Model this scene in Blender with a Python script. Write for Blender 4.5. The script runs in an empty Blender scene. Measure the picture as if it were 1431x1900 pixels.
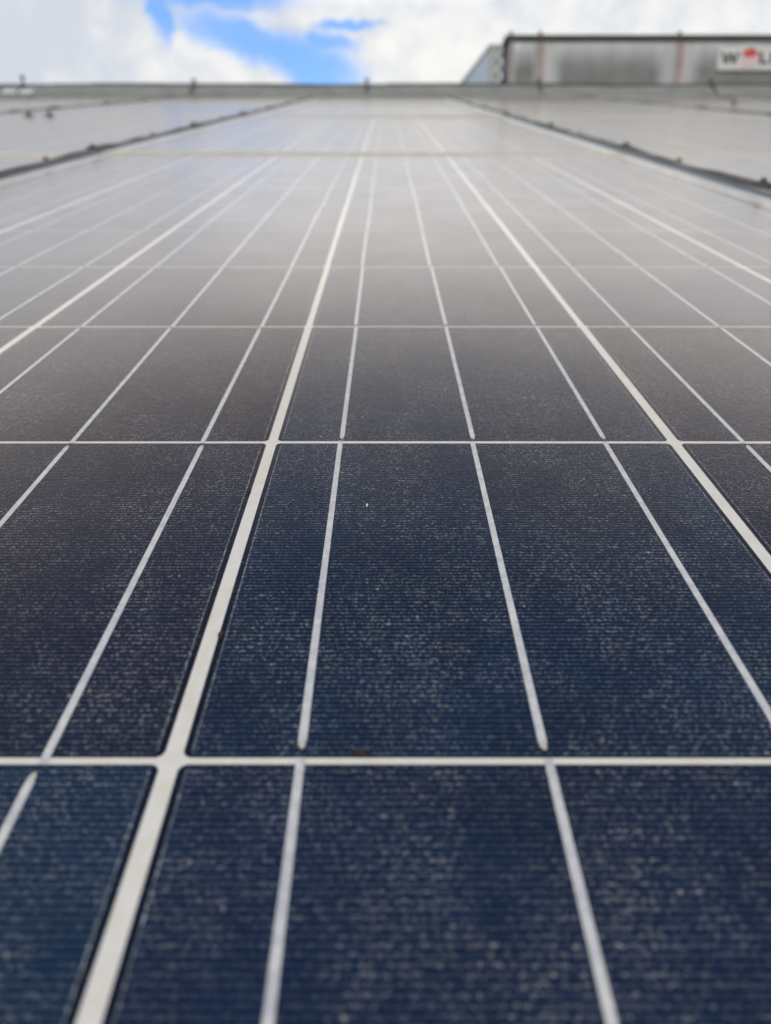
import bpy, bmesh, math, random
from mathutils import Vector, Matrix, Euler
R = math.radians
random.seed(7)
scn = bpy.context.scene
col = scn.collection

# ------------------------------------------------------------------ camera, sky, sun, exposure
ALPHA = R(17.0)                 # roof pitch
THETA = R(30.756)               # camera looks this far below the roof plane
FPX, PW, PH = 1348.67, 1431.0, 1900.0
CAM_N = 0.12492                 # height of the lens above the glass
FOOT = Vector((0.0, 0.0, 5.6))  # point of the glass plane under the lens
S_AX = Vector((0, math.cos(ALPHA), math.sin(ALPHA)))
N_AX = Vector((0, -math.sin(ALPHA), math.cos(ALPHA)))

def rp(x, d, n=0.0):            # roof coordinates -> world
    return FOOT + Vector((x, 0, 0)) + S_AX * d + N_AX * n

cam_d = bpy.data.cameras.new('camera')
cam = bpy.data.objects.new('camera', cam_d)
col.objects.link(cam)
cam.location = FOOT + N_AX * CAM_N
cam.rotation_euler = (R(90) + ALPHA - THETA, 0, R(0.054))
cam_d.sensor_fit = 'VERTICAL'
cam_d.sensor_height = 36.0
cam_d.sensor_width = 36.0
cam_d.lens = FPX / PH * 36.0
cam_d.clip_start = 0.005
cam_d.clip_end = 20000
cam_d.dof.use_dof = True
cam_d.dof.focus_distance = 0.255
cam_d.dof.aperture_fstop = 9.6
scn.camera = cam

scn.view_settings.view_transform = 'Standard'
scn.view_settings.look = 'None'
scn.view_settings.exposure = 0.0
scn.view_settings.gamma = 1.0
scn.cycles.max_bounces = 8
scn.cycles.sample_clamp_indirect = 6.0

SUN_EL, SUN_AZ = R(52), R(205)          # azimuth clockwise from +Y
sd = bpy.data.lights.new('sun', 'SUN')
sd.energy = 2.0
sd.angle = R(10)
sd.color = (1.0, 0.955, 0.89)
sun = bpy.data.objects.new('sun', sd)
col.objects.link(sun)
sdir = Vector((math.sin(SUN_AZ) * math.cos(SUN_EL), math.cos(SUN_AZ) * math.cos(SUN_EL), math.sin(SUN_EL)))
sun.rotation_euler = sdir.to_track_quat('Z', 'Y').to_euler()
sun.location = (0, -6, 14)


class NT:
    """small helper round a node tree"""
    def __init__(s, tree):
        s.t = tree; s.n = tree.nodes; s.l = tree.links
    def new(s, typ, **kw):
        nd = s.n.new(typ)
        for k, v in kw.items():
            setattr(nd, k, v)
        return nd
    def put(s, sock, v):
        if isinstance(v, bpy.types.NodeSocket):
            s.l.new(v, sock)
        else:
            sock.default_value = v
    def math(s, op, a, b=0.0, c=0.0, clamp=False):
        nd = s.new('ShaderNodeMath', operation=op, use_clamp=clamp)
        s.put(nd.inputs[0], a); s.put(nd.inputs[1], b)
        if len(nd.inputs) > 2: s.put(nd.inputs[2], c)
        return nd.outputs[0]
    def smooth(s, v, a, b):            # smoothstep a..b (a may exceed b)
        nd = s.new('ShaderNodeMapRange', interpolation_type='SMOOTHSTEP')
        s.put(nd.inputs[0], v)
        if a <= b:
            nd.inputs[1].default_value = a; nd.inputs[2].default_value = b
        else:
            nd.inputs[1].default_value = b; nd.inputs[2].default_value = a
            nd.inputs[3].default_value = 1.0; nd.inputs[4].default_value = 0.0
        return nd.outputs[0]
    def mix(s, f, a, b):
        nd = s.new('ShaderNodeMix', data_type='RGBA')
        s.put(nd.inputs[0], f)
        for k, v in ((6, a), (7, b)):
            if not isinstance(v, bpy.types.NodeSocket) and len(v) == 3: v = (*v, 1)
            s.put(nd.inputs[k], v)
        return nd.outputs[2]
    def noise(s, vec, scale, detail=3.0, rough=0.5, dist=0.0, color=False):
        nd = s.new('ShaderNodeTexNoise')
        if vec is not None: s.l.new(vec, nd.inputs['Vector'])
        nd.inputs['Scale'].default_value = scale
        nd.inputs['Detail'].default_value = detail
        nd.inputs['Roughness'].default_value = rough
        nd.inputs['Distortion'].default_value = dist
        return nd.outputs[1 if color else 0]


world = bpy.data.worlds.new('World')
scn.world = world
world.use_nodes = True
w = NT(world.node_tree)
w.n.clear()
out = w.new('ShaderNodeOutputWorld')
bg = w.new('ShaderNodeBackground')
w.l.new(bg.outputs[0], out.inputs[0])
sky = w.new('ShaderNodeTexSky', sky_type='NISHITA')
sky.sun_disc = False
sky.sun_elevation = SUN_EL
sky.sun_rotation = SUN_AZ
sky.air_density = 1.0
sky.dust_density = 0.2
sky.ozone_density = 3.0
bg.inputs[1].default_value = 0.1
tc = w.new('ShaderNodeTexCoord')
D = tc.outputs['Generated']
warp = w.noise(D, 34.0, 4.0, 0.62, color=True)
wv = w.new('ShaderNodeVectorMath', operation='MULTIPLY_ADD')
w.l.new(warp, wv.inputs[0]); wv.inputs[1].default_value = (.042, .042, .03); wv.inputs[2].default_value = (-.021, -.021, -.015)
dv = w.new('ShaderNodeVectorMath', operation='ADD')
w.l.new(D, dv.inputs[0]); w.l.new(wv.outputs[0], dv.inputs[1])

def azel(vec):
    sp = w.new('ShaderNodeSeparateXYZ'); w.l.new(vec, sp.inputs[0])
    return (w.math('MULTIPLY', w.math('ARCTAN2', sp.outputs[0], sp.outputs[1]), 57.29578),
            w.math('MULTIPLY', w.math('ARCSINE', sp.outputs[2]), 57.29578))
az, el = azel(dv.outputs[0])
az0, el0 = azel(D)

def hole(caz, cel, ra, re, tilt, s0=1.55, s1=0.45):
    """gap between the clouds: soft ellipse in azimuth and elevation, degrees"""
    c, s = math.cos(R(tilt)), math.sin(R(tilt))
    da = w.math('SUBTRACT', az, caz); de = w.math('SUBTRACT', el, cel)
    p = w.math('ADD', w.math('MULTIPLY', da, c / ra), w.math('MULTIPLY', de, s / ra))
    q = w.math('ADD', w.math('MULTIPLY', da, -s / re), w.math('MULTIPLY', de, c / re))
    r = w.math('SQRT', w.math('ADD', w.math('MULTIPLY', p, p), w.math('MULTIPLY', q, q)))
    return w.smooth(r, s0, s1)
HOLES = [(-11.8, 21.2, 5.2, .85, 2), (-15.2, 20.1, .75, 1.5, 6), (-9.2, 18.95, 5.0, 1.1, -12), (-5.4, 17.9, 3.6, 1.35, -14), (-4.6, 16.9, 2.0, .9, 0),
         (-2.7, 20.0, 2.3, .30, 0), (-4.2, 19.1, 2.0, .52, -6)]
blue = None
for hdef in HOLES:
    h_ = hole(*hdef)
    blue = h_ if blue is None else w.math('MAXIMUM', blue, h_)
# the open sky higher up, with scattered cloud
hi_n = w.noise(D, 3.2, 5.0, 0.6, 0.3)
hi_cov = w.smooth(w.math('ADD', hi_n, w.math('MULTIPLY', w.smooth(el0, 38, 58), -0.26)), .34, .50)
low = w.smooth(el0, 41, 31)
cloud = w.math('MAXIMUM', w.math('MULTIPLY', w.math('SUBTRACT', 1.0, blue), low), w.math('MULTIPLY', hi_cov, w.math('SUBTRACT', 1.0, low)))
# cloud tones: bright tops, blue grey bellies
t1 = w.noise(D, 9.0, 5.0, 0.55)
t2 = w.noise(dv.outputs[0], 30.0, 3.0, 0.5)
left = w.smooth(az0, -12, -24)
tone = w.math('ADD', w.math('ADD', w.math('MULTIPLY', w.math('SUBTRACT', t1, .5), 1.6), w.math('MULTIPLY', w.math('SUBTRACT', t2, .5), .9)), w.math('MULTIPLY', left, -.42))
tone = w.smooth(tone, -.50, .32)
ccol = w.mix(tone, (6.7, 7.1, 7.9), (9.7, 9.6, 9.3))
dim = w.math('ADD', w.math('MULTIPLY_ADD', w.smooth(el0, 26, 42), -1.35, 1.0), w.math('MULTIPLY', w.smooth(el0, 20.8, 24.5), .75))
dim = w.math('ADD', dim, w.math('MULTIPLY', w.math('MULTIPLY', w.smooth(w.math('ABSOLUTE', w.math('SUBTRACT', az, -1.0)), 20, 4), w.smooth(el0, 20.8, 23)), w.math('MULTIPLY', w.smooth(el0, 34, 28), .22)))
cm = w.new('ShaderNodeVectorMath', operation='SCALE'); w.l.new(w.mix(w.math('MULTIPLY', w.smooth(el0, 24, 31), .9), ccol, (9.5, 8.3, 7.4)), cm.inputs[0]); w.l.new(dim, cm.inputs['Scale'])
tint = w.new('ShaderNodeVectorMath', operation='MULTIPLY'); w.l.new(sky.outputs[0], tint.inputs[0]); tint.inputs[1].default_value = (.62, .95, 1.25)
tlow = w.new('ShaderNodeVectorMath', operation='SCALE'); w.l.new(tint.outputs[0], tlow.inputs[0])
w.l.new(w.math('MULTIPLY_ADD', w.smooth(el0, 40, 20), 1.0, 1.0), tlow.inputs['Scale'])
w.l.new(w.mix(w.math('MULTIPLY_ADD', cloud, .86, w.math('MULTIPLY', low, .14)), tlow.outputs[0], cm.outputs[0]), bg.inputs[0])


# ------------------------------------------------------------------ materials
def mat(name, color=(.5, .5, .5), rough=.5, metal=0.0, spec=.5):
    m = bpy.data.materials.new(name)
    m.use_nodes = True
    t = NT(m.node_tree)
    b = m.node_tree.nodes['Principled BSDF']
    b.inputs['Base Color'].default_value = (*color, 1)
    b.inputs['Roughness'].default_value = rough
    b.inputs['Metallic'].default_value = metal
    b.inputs['Specular IOR Level'].default_value = spec
    return m, t, b

def pos(t):
    return t.new('ShaderNodeNewGeometry').outputs['Position']
def objc(t):
    return t.new('ShaderNodeTexCoord').outputs['Object']

def worn(name, c0, c1, rough, metal=0.0, scale=30.0, bump=0.0, r2=None):
    """a metal or painted surface with blotchy wear"""
    m, t, b = mat(name, c0, rough, metal)
    n1 = t.noise(pos(t), scale, 5.0, .65)
    n2 = t.noise(pos(t), scale * 7, 3.0, .6)
    f = t.smooth(t.math('ADD', t.math('MULTIPLY', n1, .7), t.math('MULTIPLY', n2, .3)), .36, .64)
    t.l.new(t.mix(f, c0, c1), b.inputs['Base Color'])
    t.put(b.inputs['Roughness'], t.math('MULTIPLY_ADD', f, (r2 or rough) - rough, rough))
    if bump:
        bp = t.new('ShaderNodeBump'); bp.inputs['Strength'].default_value = bump; bp.inputs['Distance'].default_value = .002
        t.l.new(n1, bp.inputs['Height']); t.l.new(bp.outputs[0], b.inputs['Normal'])
    return m

def dust_mask(t, P):
    """grains of dust lying on the glass, in drifts"""
    mp = t.new('ShaderNodeMapping'); mp.inputs['Rotation'].default_value = (-ALPHA, 0, 0); t.l.new(P, mp.inputs[0])
    run = t.new('ShaderNodeMapping'); run.inputs['Scale'].default_value = (1, .22, 1); t.l.new(mp.outputs[0], run.inputs[0])
    d1 = t.noise(mp.outputs[0], 38.0, 4.0, .62); d2 = t.noise(run.outputs[0], 60.0, 3.0, .6, .4)
    drift = t.smooth(t.math('ADD', t.math('MULTIPLY', d1, .62), t.math('MULTIPLY', d2, .38)), .38, .66)
    g1 = t.smooth(t.noise(P, 1350.0, 1.0, .6), .535, .66)
    g2 = t.smooth(t.noise(P, 520.0, 2.0, .55), .56, .76)
    return drift, g1, g2

GLASS_ROUGH = .18
def glass_finish(t, b, P):
    b.inputs['IOR'].default_value = 1.5
    rn = t.noise(P, 14.0, 4.0, .6)
    t.put(b.inputs['Roughness'], t.math('MULTIPLY_ADD', rn, .10, GLASS_ROUGH - .05))
    b.inputs['Sheen Weight'].default_value = .20
    b.inputs['Sheen Roughness'].default_value = .35
    b.inputs['Sheen Tint'].default_value = (1, .87, .75, 1)

def cell_material():
    m, t, b = mat('silicon_cell_under_dusty_glass')
    P = pos(t); O = objc(t)
    sp = t.new('ShaderNodeSeparateXYZ'); t.l.new(O, sp.inputs[0])
    # crystal flakes, slightly different blues
    vo = t.new('ShaderNodeTexVoronoi'); vo.inputs['Scale'].default_value = 75.0
    t.l.new(P, vo.inputs['Vector'])
    hs = t.new('ShaderNodeSeparateColor'); t.l.new(vo.outputs['Color'], hs.inputs[0])
    big = t.noise(P, 9.0, 3.0, .5)
    oi = t.new('ShaderNodeObjectInfo'); rnd = oi.outputs['Random']
    oc = t.new('ShaderNodeSeparateColor'); t.l.new(oi.outputs['Color'], oc.inputs[0])
    f = t.math('ADD', t.math('MULTIPLY', hs.outputs[0], .25), t.math('ADD', t.math('MULTIPLY', big, .9), t.math('MULTIPLY_ADD', rnd, .3, -.30)))
    base = t.mix(t.smooth(f, .15, .85), (.0034, .0062, .0165), (.0022, .0165, .0520))
    base = t.mix(oc.outputs[0], base, (.0085, .0330, .0640))
    base = t.mix(oc.outputs[1], base, (.0110, .0078, .0135))
    # contact fingers: 100 across the cell, missing at the margins
    ph = t.math('MULTIPLY', sp.outputs[1], 2 * math.pi / .00155)
    fin = t.smooth(t.math('SINE', ph), -.75, .25)
    ax = t.math('ABSOLUTE', sp.outputs[0])
    ay = t.math('ABSOLUTE', sp.outputs[1])
    inside = t.math('MULTIPLY', t.smooth(ax, .0768, .0766), t.smooth(ay, .0781, .0777))
    fin = t.math('MULTIPLY', fin, inside)
    edge = t.math('MULTIPLY', t.smooth(t.math('ABSOLUTE', t.math('SUBTRACT', ax, .07665)), .00030, .00014), t.smooth(ay, .0766, .0764))
    drift, g1, g2 = dust_mask(t, P)
    bs = t.new('ShaderNodeVectorMath', operation='SCALE'); t.l.new(base, bs.inputs[0]); t.l.new(t.math('MULTIPLY_ADD', fin, .9, .25), bs.inputs['Scale'])
    base = bs.outputs[0]
    glint = t.math('MULTIPLY', fin, t.math('MULTIPLY_ADD', g1, .93, .07))
    c1 = t.mix(t.math('MULTIPLY', glint, t.math('MULTIPLY_ADD', drift, .50, .26)), base, (.180, .195, .205))
    c1 = t.mix(t.math('MULTIPLY', edge, t.math('MULTIPLY_ADD', g1, .75, .22)), c1, (.32, .34, .34))
    g3 = t.smooth(t.noise(P, 640.0, 1.0, .5), .67, .80)
    dm = t.math('MULTIPLY', t.math('MAXIMUM', t.math('MAXIMUM', t.math('MULTIPLY', g1, .55), t.math('MULTIPLY', g2, .8)), t.math('MULTIPLY', g3, 3.2)), t.math('MULTIPLY_ADD', drift, .22, .045))
    dm = t.math('MULTIPLY', dm, t.math('MULTIPLY_ADD', fin, .70, .30))
    c2 = t.mix(dm, c1, (.40, .37, .32))
    c2 = t.mix(.003, c2, (.5, .44, .36))
    t.l.new(c2, b.inputs['Base Color'])
    glass_finish(t, b, P)
    # the pimpled solar glass breaks the reflection into grains
    bp = t.new('ShaderNodeBump'); bp.inputs['Strength'].default_value = .20; bp.inputs['Distance'].default_value = .0004
    gh = t.math('ADD', t.noise(P, 900.0, 2.0, .6), t.math('MULTIPLY', t.noise(P, 330.0, 2.0, .5), .6))
    t.l.new(gh, bp.inputs['Height']); t.l.new(bp.outputs[0], b.inputs['Normal'])
    return m

def backsheet_material(name='white_backsheet_under_glass', c=(.65, .625, .55)):
    m, t, b = mat(name, c)
    P = pos(t)
    n = t.noise(P, 160.0, 4.0, .6)
    st = t.smooth(t.noise(P, 700.0, 2.0, .6), .68, .80)
    c1 = t.mix(t.smooth(n, .35, .7), c, (c[0] * .93, c[1] * .91, c[2] * .86))
    t.l.new(t.mix(t.math('MULTIPLY', st, .25), c1, (.2, .17, .13)), b.inputs['Base Color'])
    glass_finish(t, b, P)
    return m

def ribbon_material():
    m, t, b = mat('tinned_ribbon_under_glass', (.46, .48, .50))
    P = pos(t)
    n = t.smooth(t.noise(P, 240.0, 4.0, .7), .32, .68)
    g = t.smooth(t.noise(P, 1300.0, 2.0, .6), .45, .75)
    c = t.mix(n, (.40, .41, .42), (.58, .57, .52))
    c = t.mix(t.math('MULTIPLY', g, .3), c, (.68, .66, .60))
    t.l.new(c, b.inputs['Base Color'])
    glass_finish(t, b, P)
    return m

M_CELL = cell_material()
M_BACK = backsheet_material()
M_RIB = ribbon_material()
M_SOLDER = backsheet_material('dull_solder_end', (.50, .47, .42))
M_FRAME = worn('dusty_anodised_frame', (.64, .62, .52), (.54, .49, .38), .5, .0, 45.0)
M_FRAMES = worn('pale_anodised_frame', (.62, .66, .66), (.52, .55, .53), .35, .1, 45.0)
M_RAIL = worn('blue_grey_rail', (.17, .19, .195), (.23, .24, .235), .6, .1, 25.0)
M_STRIP = worn('weathered_dark_cover_strip', (.065, .062, .055), (.12, .11, .095), .9, 0.0, 60.0, .3)
M_CLAMP = worn('dark_clamp', (.06, .058, .052), (.12, .11, .095), .7, .1, 90.0)
M_RUST = worn('rusty_screw', (.16, .08, .04), (.28, .16, .08), .8, .2, 300.0)
M_RIDGE = worn('weathered_zinc_ridge', (.17, .175, .15), (.24, .245, .215), .8, 0, 5.0)
M_FLASH = worn('pale_flashing', (.36, .36, .33), (.46, .45, .41), .35, .2, 8.0)
M_DECK = worn('grey_roof_sheet', (.10, .105, .11), (.16, .16, .16), .6, .1, 3.0)
M_WALL = worn('pale_render', (.52, .50, .46), (.44, .42, .38), .9, 0, 2.0)
M_FELT = worn('grey_roofing_felt', (.13, .13, .13), (.20, .20, .19), .95, 0, 4.0)
M_HOLDER = worn('dark_holder', (.07, .075, .06), (.13, .13, .10), .6, .3, 40.0)
M_ZINC = worn('galvanised_casing', (.42, .44, .44), (.52, .53, .52), .38, .35, 3.0)
M_POST = worn('reddish_grey_post', (.33, .27, .25), (.42, .36, .335), .6, .1, 6.0)
M_POSTL = worn('pale_pink_post_edge', (.52, .45, .43), (.60, .55, .52), .55, .1, 6.0)
M_RIM = worn('dark_olive_rim', (.035, .038, .022), (.07, .07, .045), .6, .1, 6.0)
M_CHEEK = worn('pale_blue_hood_metal', (.36, .43, .50), (.44, .50, .56), .4, .3, 3.0)
M_FLANGE = worn('grey_hood_flange', (.36, .37, .34), (.44, .45, .42), .5, .2, 6.0)
M_MESH = worn('pale_folded_strip', (.66, .67, .65), (.72, .73, .70), .5, .1, 9.0)
M_BASE = worn('steel_base', (.16, .18, .20), (.22, .24, .26), .5, .3, 4.0)
M_SIGN = worn('white_sign_board', (.66, .66, .62), (.60, .60, .55), .45, 0, 3.0)
M_BLACK = worn('black_lettering', (.025, .028, .035), (.04, .042, .05), .5, 0, 8.0)
M_RED = worn('red_emblem', (.62, .06, .06), (.56, .08, .08), .45, 0, 8.0)
M_PINK = worn('pale_emblem', (.74, .55, .53), (.70, .52, .50), .45, 0, 8.0)
M_DIRT = worn('brown_dirt', (.012, .007, .006), (.03, .018, .012), .9, 0, 900.0)
M_CRUMB = worn('pale_crumb', (.7, .68, .62), (.6, .58, .5), .9, 0, 900.0)
M_GRASS = worn('short_grass', (.035, .06, .018), (.07, .09, .03), .95, 0, .3)

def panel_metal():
    """smudged galvanised sheet, a dark reflection painted into the field of each bay"""
    m, t, b = mat('galvanised_panel_painted_reflection', rough=.42, metal=.25)
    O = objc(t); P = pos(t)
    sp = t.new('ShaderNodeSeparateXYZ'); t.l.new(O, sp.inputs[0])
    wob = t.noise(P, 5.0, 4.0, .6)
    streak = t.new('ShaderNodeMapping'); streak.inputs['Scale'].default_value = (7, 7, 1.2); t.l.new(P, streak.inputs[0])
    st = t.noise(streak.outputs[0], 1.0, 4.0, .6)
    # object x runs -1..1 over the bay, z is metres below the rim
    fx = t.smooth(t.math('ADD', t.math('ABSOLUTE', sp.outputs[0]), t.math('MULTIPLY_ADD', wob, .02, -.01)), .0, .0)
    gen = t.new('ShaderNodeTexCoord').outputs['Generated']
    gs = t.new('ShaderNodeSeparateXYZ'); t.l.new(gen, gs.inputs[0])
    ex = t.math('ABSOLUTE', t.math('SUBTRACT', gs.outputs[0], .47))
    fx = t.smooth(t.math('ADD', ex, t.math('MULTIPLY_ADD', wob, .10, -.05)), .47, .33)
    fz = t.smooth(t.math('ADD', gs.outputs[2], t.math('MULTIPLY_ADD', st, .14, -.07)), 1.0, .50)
    f = t.math('MULTIPLY', fx, fz)  # mask of the dark reflection put into the bay's base colour
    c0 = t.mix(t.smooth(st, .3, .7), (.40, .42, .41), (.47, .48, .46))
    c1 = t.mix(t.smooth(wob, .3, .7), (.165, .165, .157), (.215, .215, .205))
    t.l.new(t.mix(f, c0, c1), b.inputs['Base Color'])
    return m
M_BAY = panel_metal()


# ------------------------------------------------------------------ mesh helpers
class MB:
    def __init__(s): s.b = bmesh.new()
    def box(s, x0, x1, y0, y1, z0, z1, mi=0, M=None):
        vs = [s.b.verts.new(Vector(c)) for c in ((x0, y0, z0), (x1, y0, z0), (x1, y1, z0), (x0, y1, z0), (x0, y0, z1), (x1, y0, z1), (x1, y1, z1), (x0, y1, z1))]
        if M is not None:
            for v in vs: v.co = M @ v.co
        for f in ((3, 2, 1, 0), (4, 5, 6, 7), (0, 1, 5, 4), (1, 2, 6, 5), (2, 3, 7, 6), (3, 0, 4, 7)):
            s.b.faces.new([vs[i] for i in f]).material_index = mi
        return s
    def poly(s, pts, mi=0):
        f = s.b.faces.new([s.b.verts.new(Vector(p)) for p in pts]); f.material_index = mi
        return s
    def prism(s, outline, axis, a0, a1, mi=0):
        """outline of (u, v) swept along an axis from a0 to a1"""
        def P(u, v, a): return (a, u, v) if axis == 'x' else ((u, a, v) if axis == 'y' else (u, v, a))
        A = [s.b.verts.new(P(u, v, a0)) for u, v in outline]; B = [s.b.verts.new(P(u, v, a1)) for u, v in outline]
        n = len(outline)
        for i in range(n):
            s.b.faces.new((A[i], A[(i + 1) % n], B[(i + 1) % n], B[i])).material_index = mi
        s.b.faces.new(A[::-1]).material_index = mi; s.b.faces.new(B).material_index = mi
        return s
    def cyl(s, c, r0, r1, h, n=16, axis='z', mi=0):
        c = Vector(c)
        def P(a, r, t):
            u, v = r * math.cos(a), r * math.sin(a)
            return c + Vector({'z': (u, v, t), 'y': (u, t, v), 'x': (t, u, v)}[axis])
        A = [s.b.verts.new(P(2 * math.pi * i / n, r0, 0)) for i in range(n)]
        B = [s.b.verts.new(P(2 * math.pi * i / n, r1, h)) for i in range(n)]
        for i in range(n):
            s.b.faces.new((A[i], A[(i + 1) % n], B[(i + 1) % n], B[i])).material_index = mi
        s.b.faces.new(A[::-1]).material_index = mi; s.b.faces.new(B).material_index = mi
        return s
    def mesh(s, name, mats, bevel=0.0, smooth=False):
        bmesh.ops.recalc_face_normals(s.b, faces=s.b.faces)
        if bevel:
            bmesh.ops.bevel(s.b, geom=list(s.b.edges), offset=bevel, segments=2, affect='EDGES', clamp_overlap=True)
        me = bpy.data.meshes.new(name)
        s.b.to_mesh(me); s.b.free()
        for m in (mats if isinstance(mats, (list, tuple)) else [mats]): me.materials.append(m)
        if smooth:
            for p in me.polygons: p.use_smooth = True
        return me

def link(name, me, parent=None, loc=(0, 0, 0), rot=(0, 0, 0)):
    o = bpy.data.objects.new(name, me)
    col.objects.link(o)
    if parent is not None: o.parent = parent
    o.location = loc; o.rotation_euler = rot
    return o
def tag(o, label, cat, group=None):
    o['label'] = label; o['category'] = cat
    if group: o['group'] = group
    return o
def empty(name, loc, rot=(0, 0, 0)):
    o = link(name, None, None, loc, rot); o.empty_display_size = .05
    return o
ROOF_ROT = (ALPHA, 0, 0)


# ------------------------------------------------------------------ building and ground
RO = .12                         # the capping starts this far above the last panels
RIDGE_D = 6.74 + RO
ridge = rp(0, RIDGE_D, 0)
EAVE_D = -1.9
bld = tag(empty('building', (0, 4, 0)), 'pale building whose pitched roof carries the rows of solar panels', 'building')
b0 = Vector((0, 4, 0))
X0, X1 = -9.0, 9.0
def bl(v): return v - b0
# roof slab under the panels (front slope)
a = bl(rp(0, EAVE_D, -.062)); c = bl(rp(0, RIDGE_D, -.062))
a2 = bl(rp(0, EAVE_D, -.20)); c2 = bl(rp(0, RIDGE_D, -.20))
mb = MB(); mb.prism([(a.y, a.z), (c.y, c.z), (c2.y, c2.z), (a2.y, a2.z)], 'x', X0, X1)
link('roof', mb.mesh('roof', M_DECK), bld)
# walls under it, and the flat roofed block behind the ridge
FLAT_Z = ridge.z - .62
yw0 = a2.y + .35
zw0 = a2.z + .35 * math.tan(ALPHA) - .01
zc = c2.z - .01
mb = MB(); mb.prism([(yw0, 0), (c2.y + 9.0, 0), (c2.y + 9.0, FLAT_Z - .09), (c2.y - .02, FLAT_Z - .09), (c2.y - .02, zc), (yw0, zw0)], 'x', X0 + .25, X1 - .25)
link('wall', mb.mesh('wall', M_WALL), bld)
mb = MB(); mb.box(X0 + .1, X1 - .1, c2.y + .01, c2.y + 9.2, FLAT_Z - .088, FLAT_Z)
link('flat_roof', mb.mesh('flat_roof', M_FELT), bld)
# ridge capping, standing proud of the glass, slightly uneven
mb = MB()
prof = [(d_ + RO, n_) for d_, n_ in [(6.485, -.055), (6.49, .012), (6.53, .017), (6.66, .070), (6.70, .080), (6.735, .084), (6.77, .080), (6.80, .02), (6.80, -.055)]]
NS = 60
rows_ = []
for i in range(NS + 1):
    x = X0 + (X1 - X0) * i / NS
    dz = .003 * math.sin(x * 2.3) + .002 * math.sin(x * 5.1 + 1)
    rows_.append([mb.b.verts.new(bl(rp(x, d, n + (dz if n > .0 else 0)))) for d, n in prof])
for i in range(NS):
    for j in range(len(prof) - 1):
        mb.b.faces.new((rows_[i][j], rows_[i + 1][j], rows_[i + 1][j + 1], rows_[i][j + 1]))
    mb.b.faces.new((rows_[i][-1], rows_[i + 1][-1], rows_[i + 1][0], rows_[i][0]))
mb.b.faces.new(rows_[0]); mb.b.faces.new(rows_[-1][::-1])
rc = link('ridge_cap', mb.mesh('ridge_cap', M_RIDGE), bld)
mb = MB()
for i in range(NS):
    x = X0 + (X1 - X0) * i / NS
    p = bl(rp(x, 6.735 + RO, .0845 + .003 * math.sin(x * 2.3) + .002 * math.sin(x * 5.1 + 1)))
    mb.box(p.x, p.x + (X1 - X0) / NS - .001, p.y - .014, p.y + .014, p.z - .001, p.z + .010)
link('ridge_seam', mb.mesh('ridge_seam', M_HOLDER), rc)
fa, fb, fc, fd = (bl(rp(0, 6.494, .0005)), bl(rp(0, 6.492 + RO, .004)), bl(rp(0, 6.492 + RO, -.054)), bl(rp(0, 6.494, -.054)))
mb = MB(); mb.prism([(v.y, v.z) for v in (fa, fb, fc, fd)], 'x', X0 + .05, X1 - .05)
link('flashing', mb.mesh('flashing', M_FLASH), bld)

mb = MB(); mb.poly([(-4000, -4000, 0), (4000, -4000, 0), (4000, 4000, 0), (-4000, 4000, 0)])
g = link('ground', mb.mesh('ground', M_GRASS)); g['kind'] = 'structure'


# ------------------------------------------------------------------ solar panels
WP, HP = .161, .1585            # pitch of the cells across and up the slope
CELL = .1566
CELLX = .1570
CX0 = -.0457
D0 = .10603                     # far edge line of the row of cells at the lens
MARG, FW, GAPR = .010, .018, .004
PW2 = 3 * WP - (WP - CELL) / 2 + MARG + FW        # half width of a panel
PLEN = 10 * HP - (HP - CELL) + 2 * (MARG + FW)
PITCH_D = PLEN + GAPR
NEAR_BOTTOM = D0 - HP + (HP - CELL) / 2 - MARG - FW
RAILW = .020
PITCH_X = 2 * PW2 + RAILW + .004
DEPTH = .045                    # frame depth, panel origin is the underside

def cell_outline(ch=.0016):
    hw = CELLX / 2; hh = CELL / 2
    pts = []
    for sx, sy in ((1, 1), (-1, 1), (-1, -1), (1, -1)):
        p = [(sx * (hw - ch), sy * hh), (sx * (hw - ch * .35), sy * (hh - ch * .35)), (sx * hw, sy * (hh - ch))]
        pts += p if sx * sy < 0 else p[::-1]
    return pts
def cell_poly(mb, cx=0, cy=0, z=0.0, mi=0):
    pts = [(cx + x, cy + y, z) for x, y in cell_outline()]
    # order anticlockwise about the centre
    pts.sort(key=lambda p: math.atan2(p[1] - cy, p[0] - cx))
    mb.poly(pts, mi)
def ribbon_shape(mb, bx, flip, cx=0, cy=0, z=.00012, mi=0, blob=True):
    hw = .00095; hc = CELL / 2
    y0, y1 = -hc + .0042, hc + (HP - CELL) * .98
    if flip: y0, y1 = -y1, -y0
    mb.box(cx + bx - hw, cx + bx + hw, cy + y0, cy + y1, z - .0001, z, mi)
    if blob:                     # tapered solder end
        e, s = (y0, -1) if not flip else (y1, 1)
        mb.prism([(cx + bx - hw * .9, cy + e), (cx + bx + hw * .8, cy + e), (cx + bx + hw * .75, cy + e + s * .0014), (cx + bx + hw * .3, cy + e + s * .0022), (cx + bx - hw * .35, cy + e + s * .0018), (cx + bx - hw * .85, cy + e + s * .0010)], 'z', z - .0001, z + .00004, mi + 1)

mb = MB(); cell_poly(mb); ME_CELL = mb.mesh('cell', M_CELL)
ME_RIB = {}
for flip in (False, True):
    mb = MB(); ribbon_shape(mb, 0, flip); ME_RIB[flip] = mb.mesh('busbar', [M_RIB, M_SOLDER])
ME_CELLB = {}
for flip in (False, True):
    mb = MB(); cell_poly(mb)
    for k in (-1, 0, 1): ribbon_shape(mb, k * WP / 3 * .985, flip, mi=1, blob=False)
    ME_CELLB[flip] = mb.mesh('cell', [M_CELL, M_RIB])

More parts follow.
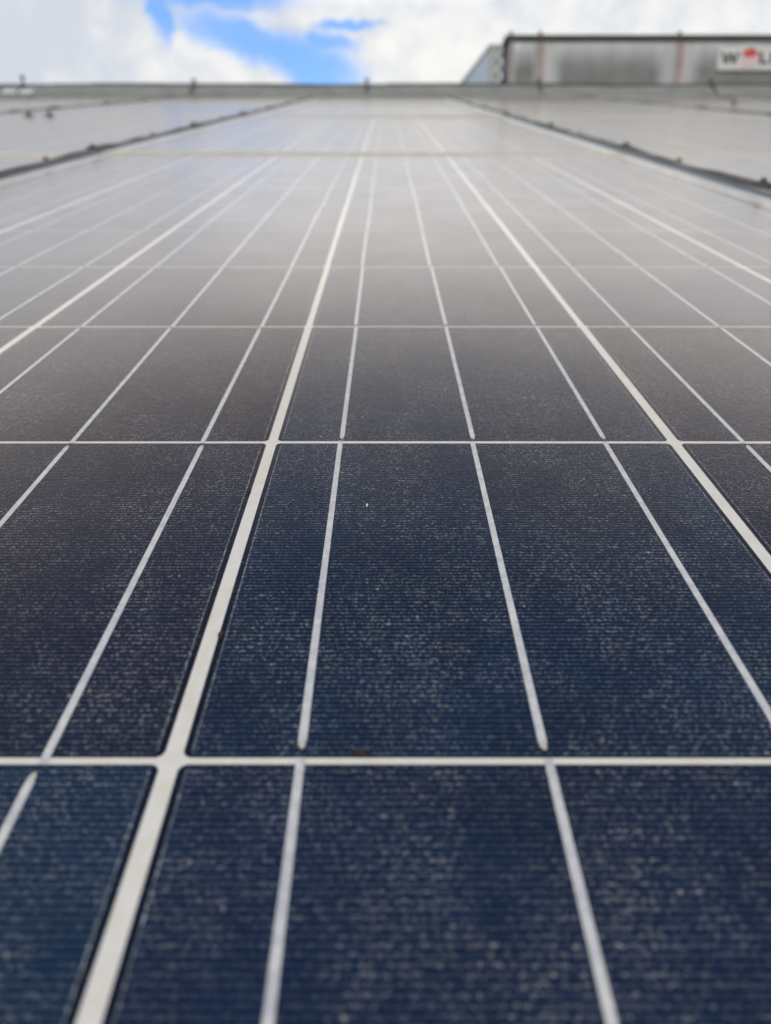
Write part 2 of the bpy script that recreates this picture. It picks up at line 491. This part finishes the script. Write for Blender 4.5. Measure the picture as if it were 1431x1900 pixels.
L2 = PLEN / 2
mb = MB(); mb.box(-PW2 + FW - .001, PW2 - FW + .001, -L2 + FW - .001, L2 - FW + .001, DEPTH - .006, DEPTH - .00006)
ME_SHEET = mb.mesh('backsheet', M_BACK)
mb = MB()
LIP = .0016
mb.box(-PW2, PW2, -L2, -L2 + FW, 0, DEPTH + LIP)
mb.box(-PW2, PW2, L2 - FW, L2, 0, DEPTH + LIP)
mb.box(-PW2, -PW2 + FW, -L2 + FW, L2 - FW, 0, DEPTH + LIP, 1)
mb.box(PW2 - FW, PW2, -L2 + FW, L2 - FW, 0, DEPTH + LIP, 1)
ME_FRAME = mb.mesh('frame', [M_FRAME, M_FRAMES], bevel=.0006)
def cell_centre(i, j):          # column 0..5, row 0..9
    return (i - 2.5) * WP, -L2 + FW + MARG + CELL / 2 + j * HP
mb = MB()
for i in range(6):
    for j in range(10):
        cx, cy = cell_centre(i, j)
        cell_poly(mb, cx, cy)
        for k in (-1, 0, 1): ribbon_shape(mb, cx + k * WP / 3 * .985, i % 2 == 0, 0, cy, mi=1, blob=False)
ME_FIELD = mb.mesh('cell_sheet', [M_CELL, M_RIB])

ROWS = ['nearest row', 'second row up', 'third row up', 'top row']
def where(r, c):
    if c == 0:
        return ['dusty blue solar panel filling the foreground, its cells and white lines in focus',
                'blurred solar panel directly beyond the foreground panel, past the first cream joint',
                'pale blurred solar panel in the middle column, third up from the foreground',
                'pale blurred solar panel in the middle column, touching the ridge'][r]
    n = {1: 'just', 2: 'two columns', 3: 'three columns'}[abs(c)]
    side = 'left' if c < 0 else 'right'
    tail = {0: 'beside the foreground panel', 1: 'second row up', 2: 'third row up', 3: 'top row under the ridge'}[r]
    return f'pale solar panel {n} {side} of the middle column, {tail}'
TINT = {(2, 0): (.55, .1, 0, 1), (3, 0): (.12, .30, 0, 1), (2, 1): (.0, .65, 0, 1), (3, 1): (.22, .0, 0, 1), (1, 1): (.05, .6, 0, 1), (2, 2): (0, .9, 0, 1), (3, 2): (.25, .1, 0, 1), (4, 1): (.0, .85, 0, 1), (4, 2): (0, .9, 0, 1), (1, 2): (0, .9, 0, 1), (0, 2): (0, .8, 0, 1)}  # lighter teal of the bottom-left cell is a sky reflection put into its colour
seen = {0: (-1, 0, 1), 1: (-2, -1, 0, 1, 2), 2: (-2, -1, 0, 1, 2), 3: (-3, -2, -1, 0, 1, 2, 3)}
for r in range(4):
    for c in seen[r]:
        root = empty('solar_panel', rp(CX0 + c * PITCH_X, NEAR_BOTTOM + L2 + r * PITCH_D, -DEPTH), ROOF_ROT)
        if c != 0 or r != 0:     # laid by hand: a hair out of true
            root.rotation_euler = (ALPHA + R(random.uniform(-.12, .12)), R(random.uniform(-.15, .15)), 0)
        tag(root, where(r, c), 'solar panel', 'solar panels covering the roof')
        link('frame', ME_FRAME, root); link('backsheet', ME_SHEET, root)
        if (r, c) in ((0, 0), (0, -1), (0, 1), (1, 0)):
            for j in range(10):
                for i in range(6):
                    cx, cy = cell_centre(i, j)
                    if (r, c) == (0, 0):
                        ce = link('cell', ME_CELL, root, (cx + random.uniform(-.0003, .0003), cy + random.uniform(-.0002, .0002), DEPTH), (0, 0, random.uniform(-.0012, .0012)))
                        ce.color = TINT.get((i, j), (random.choice((0, .1, .25)), random.choice((0, .2, .45)), 0, 1))
                        for k in (-1, 0, 1):
                            link('busbar', ME_RIB[i % 2 == 0], ce, (k * WP / 3 * .985 + random.uniform(-.0004, .0004), random.uniform(-.0006, .0003), 0), (0, 0, random.uniform(-.002, .002)))
                    else:
                        link('cell', ME_CELLB[i % 2 == 0], root, (cx, cy, DEPTH))
        else:
            link('cell_sheet', ME_FIELD, root, (0, 0, DEPTH))


# ------------------------------------------------------------------ rails between the columns
CLAMPS = [1.0, 1.60, 2.42, 3.22, 4.0, 4.8, 5.55, 6.2]
ORD = {-1: 'along the left edge of the foreground panel', 0: 'along the right edge of the foreground panel', -2: 'on the left, second out from the middle column', 1: 'on the right, second out from the middle column', -3: 'at far left, third out from the middle column', 2: 'at far right, third out from the middle column'}
def rail(k):
    x = CX0 + (k + .5) * PITCH_X
    d0, d1 = NEAR_BOTTOM - .3, 6.482
    root = empty('mounting_rail', rp(x, (d0 + d1) / 2, -.06), ROOF_ROT)
    tag(root, f'dark clamped rail {ORD[k]}', 'rail', 'mounting rails between the panel columns')
    h = (d1 - d0) / 2
    dd = lambda d: d - (d0 + d1) / 2
    hw = RAILW / 2
    mb = MB()
    mb.prism([(-hw, 0), (hw, 0), (hw, .0655), (hw - .002, .068), (hw * .35, .068), (hw * .3, .065), (-hw * .3, .065), (-hw * .35, .068), (-hw + .002, .068), (-hw, .0655)], 'y', -h, h)
    link('rail_profile', mb.mesh('rail_profile', M_RAIL), root)
    # weathered cover strip, bulging at every clamp and sagging between
    mb = MB()
    N = 220; prev = None; dstart = .985
    rr = random.Random(k * 7 + 3)
    p1, p2 = rr.uniform(0, 6), rr.uniform(0, 6)
    for i in range(N + 1):
        d = dstart + (d1 - .01 - dstart) * i / N
        b_ = sum(math.exp(-((d - c_ - .03) / .085) ** 2) for c_ in CLAMPS)
        z = .0693 + .0035 * min(b_, 1.2) + .0012 * math.sin(d * 17 + p1) + .0010 * math.sin(d * 31 + p2)
        sx = .0016 * math.sin(d * 6 + p2)
        wv_ = hw * (.80 + .16 * min(b_, 1) + .05 * math.sin(d * 23 + p1))
        ring = [mb.b.verts.new((sx + u * wv_, dd(d), .0678 + (z - .0678) * v)) for u, v in ((-1, 0), (-.95, .7), (-.6, 1.0), (0, 1.12), (.6, 1.0), (.95, .7), (1, 0))]
        if prev:
            for j in range(7):
                mb.b.faces.new((prev[j], prev[(j + 1) % 7], ring[(j + 1) % 7], ring[j]))
        else: mb.b.faces.new(ring)
        prev = ring
    mb.b.faces.new(prev[::-1])
    link('cover_strip', mb.mesh('cover_strip', M_STRIP), root)
    for n_, c_ in enumerate(CLAMPS):
        c_ += rr.uniform(-.05, .05) if n_ else 0
        mb = MB()
        mb.box(-hw * .8, hw * .8, -.014, .014, .064, .0735)
        mb.box(-hw * .55, hw * .55, -.009, .009, .0735, .0745)
        mb.cyl((0, 0, .0745), .0048, .0044, .003, 6)
        mb.cyl((0, 0, .064), .0025, .0025, .015, 10)
        link('clamp', mb.mesh('clamp', M_CLAMP, bevel=.0008), root, (0, dd(c_), 0), (0, 0, rr.uniform(-.1, .1)))
    for c_ in (1.31, 2.0, 2.8, 3.6):
        mb = MB(); mb.cyl((0, 0, .0712), .0036, .0032, .004, 6); mb.cyl((0, 0, .0705), .0058, .0058, .0018, 14)
        link('screw', mb.mesh('screw', M_RUST), root, (hw * rr.uniform(-.3, .3), dd(c_ + rr.uniform(-.04, .04)), 0))
for k in (-3, -2, -1, 0, 1, 2): rail(k)

# clips on the cross joints
J2 = NEAR_BOTTOM + 2 * PITCH_D - GAPR / 2
J3 = NEAR_BOTTOM + 3 * PITCH_D - GAPR / 2
def clip(x, d, label):
    mb = MB()
    mb.box(-.020, .020, -.016, .016, 0, .004)
    mb.box(-.013, .013, -.006, .006, -.03, .0035)
    mb.cyl((0, 0, .004), .0095, .0085, .011, 6)
    mb.cyl((0, 0, .015), .005, .004, .004, 10)
    o = link('panel_clip', mb.mesh('panel_clip', M_CLAMP, bevel=.0006), None, rp(x, d, LIP), ROOF_ROT)
    tag(o, label, 'clip', 'clips on the cross joints between panels')
clip(-1.385, J2, 'small dark clip on the left cross joint, left of its pair')
clip(-1.305, J2, 'small dark clip on the left cross joint, right of its pair')
clip(2.02, J3, 'small dark clip on the upper right cross joint below the casing')


# ------------------------------------------------------------------ lightning conductor holders on the ridge
def px_x(px, z): return (px - PW / 2) / FPX * z
zr = RIDGE_D * math.cos(THETA) + CAM_N * math.sin(THETA)
HL = {50: 'tallest grey conductor holder on the ridge at the far left, on a pale patch', 363: 'short dark conductor holder on the ridge under the white cumulus',
      680: 'dark conductor holder on the ridge beside the strip of blue sky', 995: 'dark conductor holder on the ridge before the first reddish post of the casing',
      1310: 'dark conductor holder on the ridge just left of the white sign'}
M_PATCH = worn('pale_sealing_patch', (.50, .53, .52), (.58, .60, .58), .6, 0, 20.0)
for px, lab in HL.items():
    tall = px == 50
    s = 1.0
    top = {50: .055, 363: .028, 680: .032, 995: .030, 1310: .030}[px]
    root = tag(empty('conductor_holder', rp(px_x(px, zr), 6.70 + RO, .0815), (0, 0, 0)), lab, 'conductor holder', 'lightning conductor holders along the ridge')
    mb = MB(); mb.box(-.030, .030, -.030, .030, -.006, .004)
    mb.cyl((-.02, 0, .004), .005, .005, .004, 6); mb.cyl((.02, 0, .004), .005, .005, .004, 6)
    link('foot_plate', mb.mesh('foot_plate', M_HOLDER, bevel=.001), root)
    mb = MB(); mb.cyl((0, 0, .004), .011 if tall else .008, .010 if tall else .007, top, 12)
    link('stem', mb.mesh('stem', M_HOLDER), root)
    mb = MB(); mb.box(-.017, .017, -.012, .012, top + .004, top + .018); mb.cyl((0, -.014, top + .011), .006, .006, .004, 6, 'y')
    link('wire_clamp', mb.mesh('wire_clamp', M_HOLDER, bevel=.001), root)
    # strap down the front of the capping
    mb = MB()
    if tall:
        mb.box(-.12, .12, -.004, .0, 0, .072)
        link('sealing_patch', mb.mesh('sealing_patch', M_PATCH), root, tuple(rp(0, 6.545, .027) - rp(0, 6.70, .0815)), (R(90) * 0 + ALPHA - R(68), 0, 0))
    mb = MB(); mb.box(-.011, .011, -.004, .002, 0, .115)
    link('strap', mb.mesh('strap', M_HOLDER), root, tuple(rp(0, 6.552, .031) - rp(0, 6.70, .0815)), (ALPHA - R(68), 0, 0))


# ------------------------------------------------------------------ ventilation unit on the flat roof behind the ridge
UY = 8.05                        # its face stands this far ahead of the camera
PITCHC = ALPHA - THETA
cl_ = cam.location
def at(px, py, Y):
    u = (px - PW / 2) / FPX; v = (PH / 2 - py) / FPX
    fwd = Vector((0, math.cos(PITCHC), math.sin(PITCHC))); up = Vector((0, -math.sin(PITCHC), math.cos(PITCHC)))
    dr = fwd + up * v + Vector((1, 0, 0)) * u
    return cl_ + dr * ((Y - cl_.y) / dr.y)
TOPZ = at(1100, 68, UY).z
UX0 = at(938, 110, UY).x
UX1 = UX0 + 4.6
BZ = FLAT_Z
UD = 1.7
unit = tag(empty('ventilation_unit', ((UX0 + UX1) / 2, UY + UD / 2, BZ)), 'grey metal ventilation casing with reddish posts and dark rim behind the ridge', 'ventilation unit')
uo = unit.location
def U(x, y, z): return Vector((x, y, z)) - uo
def ubox(mb, x0, x1, y0, y1, z0, z1):
    a = U(x0, y0, z0); b = U(x1, y1, z1); mb.box(a.x, b.x, a.y, b.y, a.z, b.z)
mb = MB(); ubox(mb, UX0 + .03, UX1 - .03, UY + .05, UY + UD - .05, BZ + .16, TOPZ - .02)
link('casing', mb.mesh('casing', M_ZINC), unit)
mb = MB()
for yy in (UY + .06, UY + UD - .14): ubox(mb, UX0 + .02, UX1 - .02, yy, yy + .08, BZ, BZ + .15)
for i in range(5):
    xx = UX0 + .2 + i * (UX1 - UX0 - .5) / 4; ubox(mb, xx, xx + .08, UY + .142, UY + UD - .142, BZ + .03, BZ + .12)
link('base_frame', mb.mesh('base_frame', M_BASE, bevel=.004), unit)
mb = MB(); ubox(mb, UX0 - .02, UX1 + .02, UY - .03, UY + UD + .03, TOPZ - .035, TOPZ + .008)
link('top_rim', mb.mesh('top_rim', M_RIM, bevel=.004), unit)
mb = MB()
ra = U(UX0 - .01, UY - .02, TOPZ + .0085); rb = U(UX1 + .01, UY + UD + .02, TOPZ + .0085)
mb.prism([(ra.y, ra.z), (rb.y, rb.z), ((ra.y + rb.y) / 2, ra.z + .02)], 'x', ra.x, rb.x)
link('lid', mb.mesh('lid', M_ZINC), unit)
PXP = [(947, 14), (1001, 22), (1259, 22)]
posts = []
for px, wpx in PXP:
    cx = at(px, 110, UY).x; hw = (at(px + wpx / 2, 110, UY).x - cx) * .62
    posts.append((cx, hw))
pitch = posts[2][0] - posts[1][0]
posts.append((posts[2][0] + pitch, posts[2][1])); posts.append((UX1 - .06, .05))
for n_, (cx, hw) in enumerate(posts):
    mb = MB(); ubox(mb, cx - hw, cx + hw, UY - .012, UY + .05, BZ + .155, TOPZ - .0365)
    po = link('corner_post', mb.mesh('corner_post', M_POST, bevel=.004), unit)
    if n_:
        mb = MB(); ubox(mb, cx + hw + .001, cx + hw + .045, UY - .006, UY + .048, BZ + .16, TOPZ - .037)
        link('post_edge', mb.mesh('post_edge', M_POSTL, bevel=.003), po)
    mb = MB(); e = U(cx, UY + .04, TOPZ + .008)
    mb.cyl((e.x, e.y, e.z), .007, .006, .03, 10); mb.cyl((e.x, e.y - .01, e.z + .041), .014, .018, .02, 14, 'y')
    link('lifting_eye', mb.mesh('lifting_eye', M_HOLDER), unit)
for n_ in range(4):
    x0 = posts[n_][0] + posts[n_][1] + (.047 if n_ else .002); x1 = posts[n_ + 1][0] - posts[n_ + 1][1] - .002
    # pillowed sheet with a folded lip
    cxm = (x0 + x1) / 2
    z0, z1 = TOPZ - .62, TOPZ - .0375
    me = MB(); hx = (x1 - x0) / 2; hz = (z1 - z0) / 2
    G = []
    NX, NZ = 24, 12
    for i in range(NX + 1):
        rowv = []
        for j in range(NZ + 1):
            u = -1 + 2 * i / NX; v = -1 + 2 * j / NZ
            b_ = .022 * (1 - abs(u) ** 6) * (1 - abs(v) ** 6)
            rowv.append(me.b.verts.new((u * hx, -.004 - b_, v * hz)))
        G.append(rowv)
    for i in range(NX):
        for j in range(NZ): me.b.faces.new((G[i][j], G[i + 1][j], G[i + 1][j + 1], G[i][j + 1]))
    me.box(-hx, hx, -.0035, .045, -hz, hz)
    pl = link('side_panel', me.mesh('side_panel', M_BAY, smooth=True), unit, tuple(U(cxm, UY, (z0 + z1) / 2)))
    mb = MB(); ubox(mb, x0, x1, UY - .004, UY + .047, BZ + .16, TOPZ - .622)
    link('lower_panel', mb.mesh('lower_panel', M_ZINC, bevel=.003), unit)
# weather hood on the left end: sloping cheek, flange and a folded strip
FX0 = at(909, 110, UY).x; SX0 = at(920, 110, UY).x
HT = at(915, 79, UY).z
foot = at(850, 157, UY)
slope = (HT - foot.z) / (FX0 - foot.x)
zlow = BZ + .35
xl = FX0 - (HT - zlow) / slope
hood = None
mb = MB()
A = U(FX0, UY, HT); B_ = U(xl, UY, zlow); C_ = U(FX0, UY, zlow)
mb.prism([(A.x, A.z), (B_.x, B_.z), (C_.x, C_.z)], 'y', A.y + .06, A.y + UD - .2)
hood = link('weather_hood', mb.mesh('weather_hood', M_CHEEK), unit)
mb = MB()                        # folded edge of the cheek
nx, nz = (B_.x - A.x), (B_.z - A.z); ln = math.hypot(nx, nz); ox, oz = nz / ln * .012, -nx / ln * .012
mb.prism([(A.x + .001, A.z + .014), (B_.x - .012, B_.z + .004), (B_.x + .008, B_.z - .006), (A.x + .001, A.z - .014)], 'y', A.y + .045, A.y + .0595)
link('folded_edge', mb.mesh('folded_edge', M_FLANGE), hood)
mb = MB(); ubox(mb, FX0 + .002, SX0, UY + .03, UY + UD - .15, zlow, HT)
link('flange', mb.mesh('flange', M_FLANGE, bevel=.003), hood)
SX1 = UX0 - .024
mb = MB(); z = zlow; n_ = 0
za = U(SX0 + .001, UY + .05, zlow); zb = U(SX1, UY + .055, HT - .005)
mb.box(za.x, zb.x, za.y, za.y + .4, za.z, zb.z)
link('strip', mb.mesh('strip', M_BASE), hood)
mb = MB(); st = .062; zz = za.z + .03
wd = zb.x - za.x
while zz + st < zb.z:
    sgn = 1 if n_ % 2 else -1
    xa, xb = (za.x + .1 * wd, za.x + .9 * wd)
    if sgn < 0: xa, xb = xb, xa
    p = [(xa, zz), (xb, zz + st * .92)]
    tx, tz = xb - xa, st * .92; l_ = math.hypot(tx, tz); qx, qz = -tz / l_ * .011, tx / l_ * .011
    mb.prism([(xa + qx, zz + qz), (xa - qx, zz - qz), (xb - qx, zz + st * .92 - qz), (xb + qx, zz + st * .92 + qz)], 'y', za.y - .016 - .002 * (n_ % 2), za.y - .001)
    zz += st; n_ += 1
link('zigzag_lattice', mb.mesh('zigzag_lattice', M_MESH), hood)

# the sign on the casing
s0 = at(1332, 90, UY - .035); s1 = at(1431, 131, UY - .035)
zt = at(1360, 88, UY - .035).z; zb_ = at(1360, 131, UY - .035).z
spx = (s1.x - s0.x) / 99.0       # metres per photo pixel here
SWID = 122 * spx
sgn = tag(empty('company_sign', (s0.x + SWID / 2, UY - .036, zb_)), 'white sign with black letters and a round red emblem on the casing', 'sign')
hz = zt - zb_
mb = MB(); mb.box(-SWID / 2, SWID / 2, -.008, .008, 0, hz)
link('board', mb.mesh('board', M_SIGN, bevel=.002), sgn)
def X(px): return (px - 1332) * spx - SWID / 2
def Z(py): return (131 - py) / 43.0 * hz
def stroke(mb, p, q, wpx):
    a = Vector((X(p[0]), Z(p[1]))); b = Vector((X(q[0]), Z(q[1])))
    t_ = (b - a).normalized(); n_ = Vector((-t_.y, t_.x)) * wpx * spx / 2
    mb.prism([tuple(a + n_), tuple(a - n_), tuple(b - n_), tuple(b + n_)], 'y', -.013, -.0085)
def letter(strokes):
    for i, (p, q, wd_) in enumerate(strokes):
        stroke(mb, p, q, wd_)
mb = MB(); letter([((1339, 97), (1346, 118), 4.6), ((1346, 118), (1353, 99), 4.6), ((1353, 99), (1360, 118), 4.6), ((1360, 118), (1367, 97), 4.6)])
link('letter', mb.mesh('letter_w', M_BLACK), sgn)
mb = MB(); letter([((1408, 97), (1408, 119), 5), ((1410.6, 116.8), (1420, 116.8), 4.4)])
link('letter', mb.mesh('letter_l', M_BLACK), sgn)
mb = MB(); letter([((1427, 97), (1427, 119), 5), ((1429.6, 99.2), (1440, 99.2), 4.4), ((1429.6, 107), (1437, 107), 4.2)])
link('letter', mb.mesh('letter_f', M_BLACK), sgn)
ecx, ecz, er = X(1388), Z(107.5), 15.5 * spx
mb = MB(); mb.cyl((ecx, -.0142, ecz), er, er, .0056, 32, 'y')
em = link('emblem', mb.mesh('emblem', M_PINK), sgn)
mb = MB()
pts = [(ecx + er * .97 * math.cos(t_), ecz + er * .97 * math.sin(t_)) for t_ in [R(12 + i * 156 / 18) for i in range(19)]]
pts += [(ecx - er * .45, ecz + er * .10), (ecx - er * .05, ecz - er * .12), (ecx + er * .45, ecz + er * .14)]
mb.prism(pts, 'y', -.0165, -.0143)
link('emblem_field', mb.mesh('emblem_field', M_RED), em)


# ------------------------------------------------------------------ dirt lying on the glass
def roof_at(px, py):
    u = (px - PW / 2) / FPX; v = (PH / 2 - py) / FPX
    q = -v
    d = (CAM_N * math.cos(THETA) - q * CAM_N * math.sin(THETA)) / (q * math.cos(THETA) + math.sin(THETA))
    return u * (d * math.cos(THETA) + CAM_N * math.sin(THETA)), d
def speck(px, py, rx, ry, rz, m, label, seed):
    x, d = roof_at(px, py)
    bm = bmesh.new(); bmesh.ops.create_icosphere(bm, subdivisions=3, radius=1.0)
    rr = random.Random(seed); ph = [rr.uniform(0, 6) for _ in range(6)]
    for v in bm.verts:
        c = v.co.copy(); k = 1 + .22 * math.sin(3.1 * c.x + ph[0]) + .18 * math.sin(4.3 * c.y + ph[1]) + .14 * math.sin(7 * c.z + 5 * c.x + ph[2])
        v.co = Vector((c.x * rx * k, c.y * ry * k, max(c.z * rz * k, -.35 * rz)))
    me = bpy.data.meshes.new('dirt_speck'); bm.to_mesh(me); bm.free(); me.materials.append(m)
    for p in me.polygons: p.use_smooth = True
    o = link('dirt_speck', me, None, rp(x, d, .0002 + .3 * rz), (ALPHA, 0, 0))
    tag(o, label, 'dirt', 'specks of dirt lying on the glass')
speck(668, 1399, .0020, .0006, .0005, M_DIRT, 'flat brown crumb of dirt against the lowest white cross line', 1)
speck(409, 1180, .0007, .0013, .0005, M_DIRT, 'dark brown speck at the right edge of the thick white line', 2)
speck(461, 914, .0006, .0014, .0005, M_DIRT, 'small dark speck at the left edge of the thick white line', 3)
speck(680, 939, .0004, .0008, .0004, M_CRUMB, 'tiny white crumb on the dark cell between two silver strips', 4)
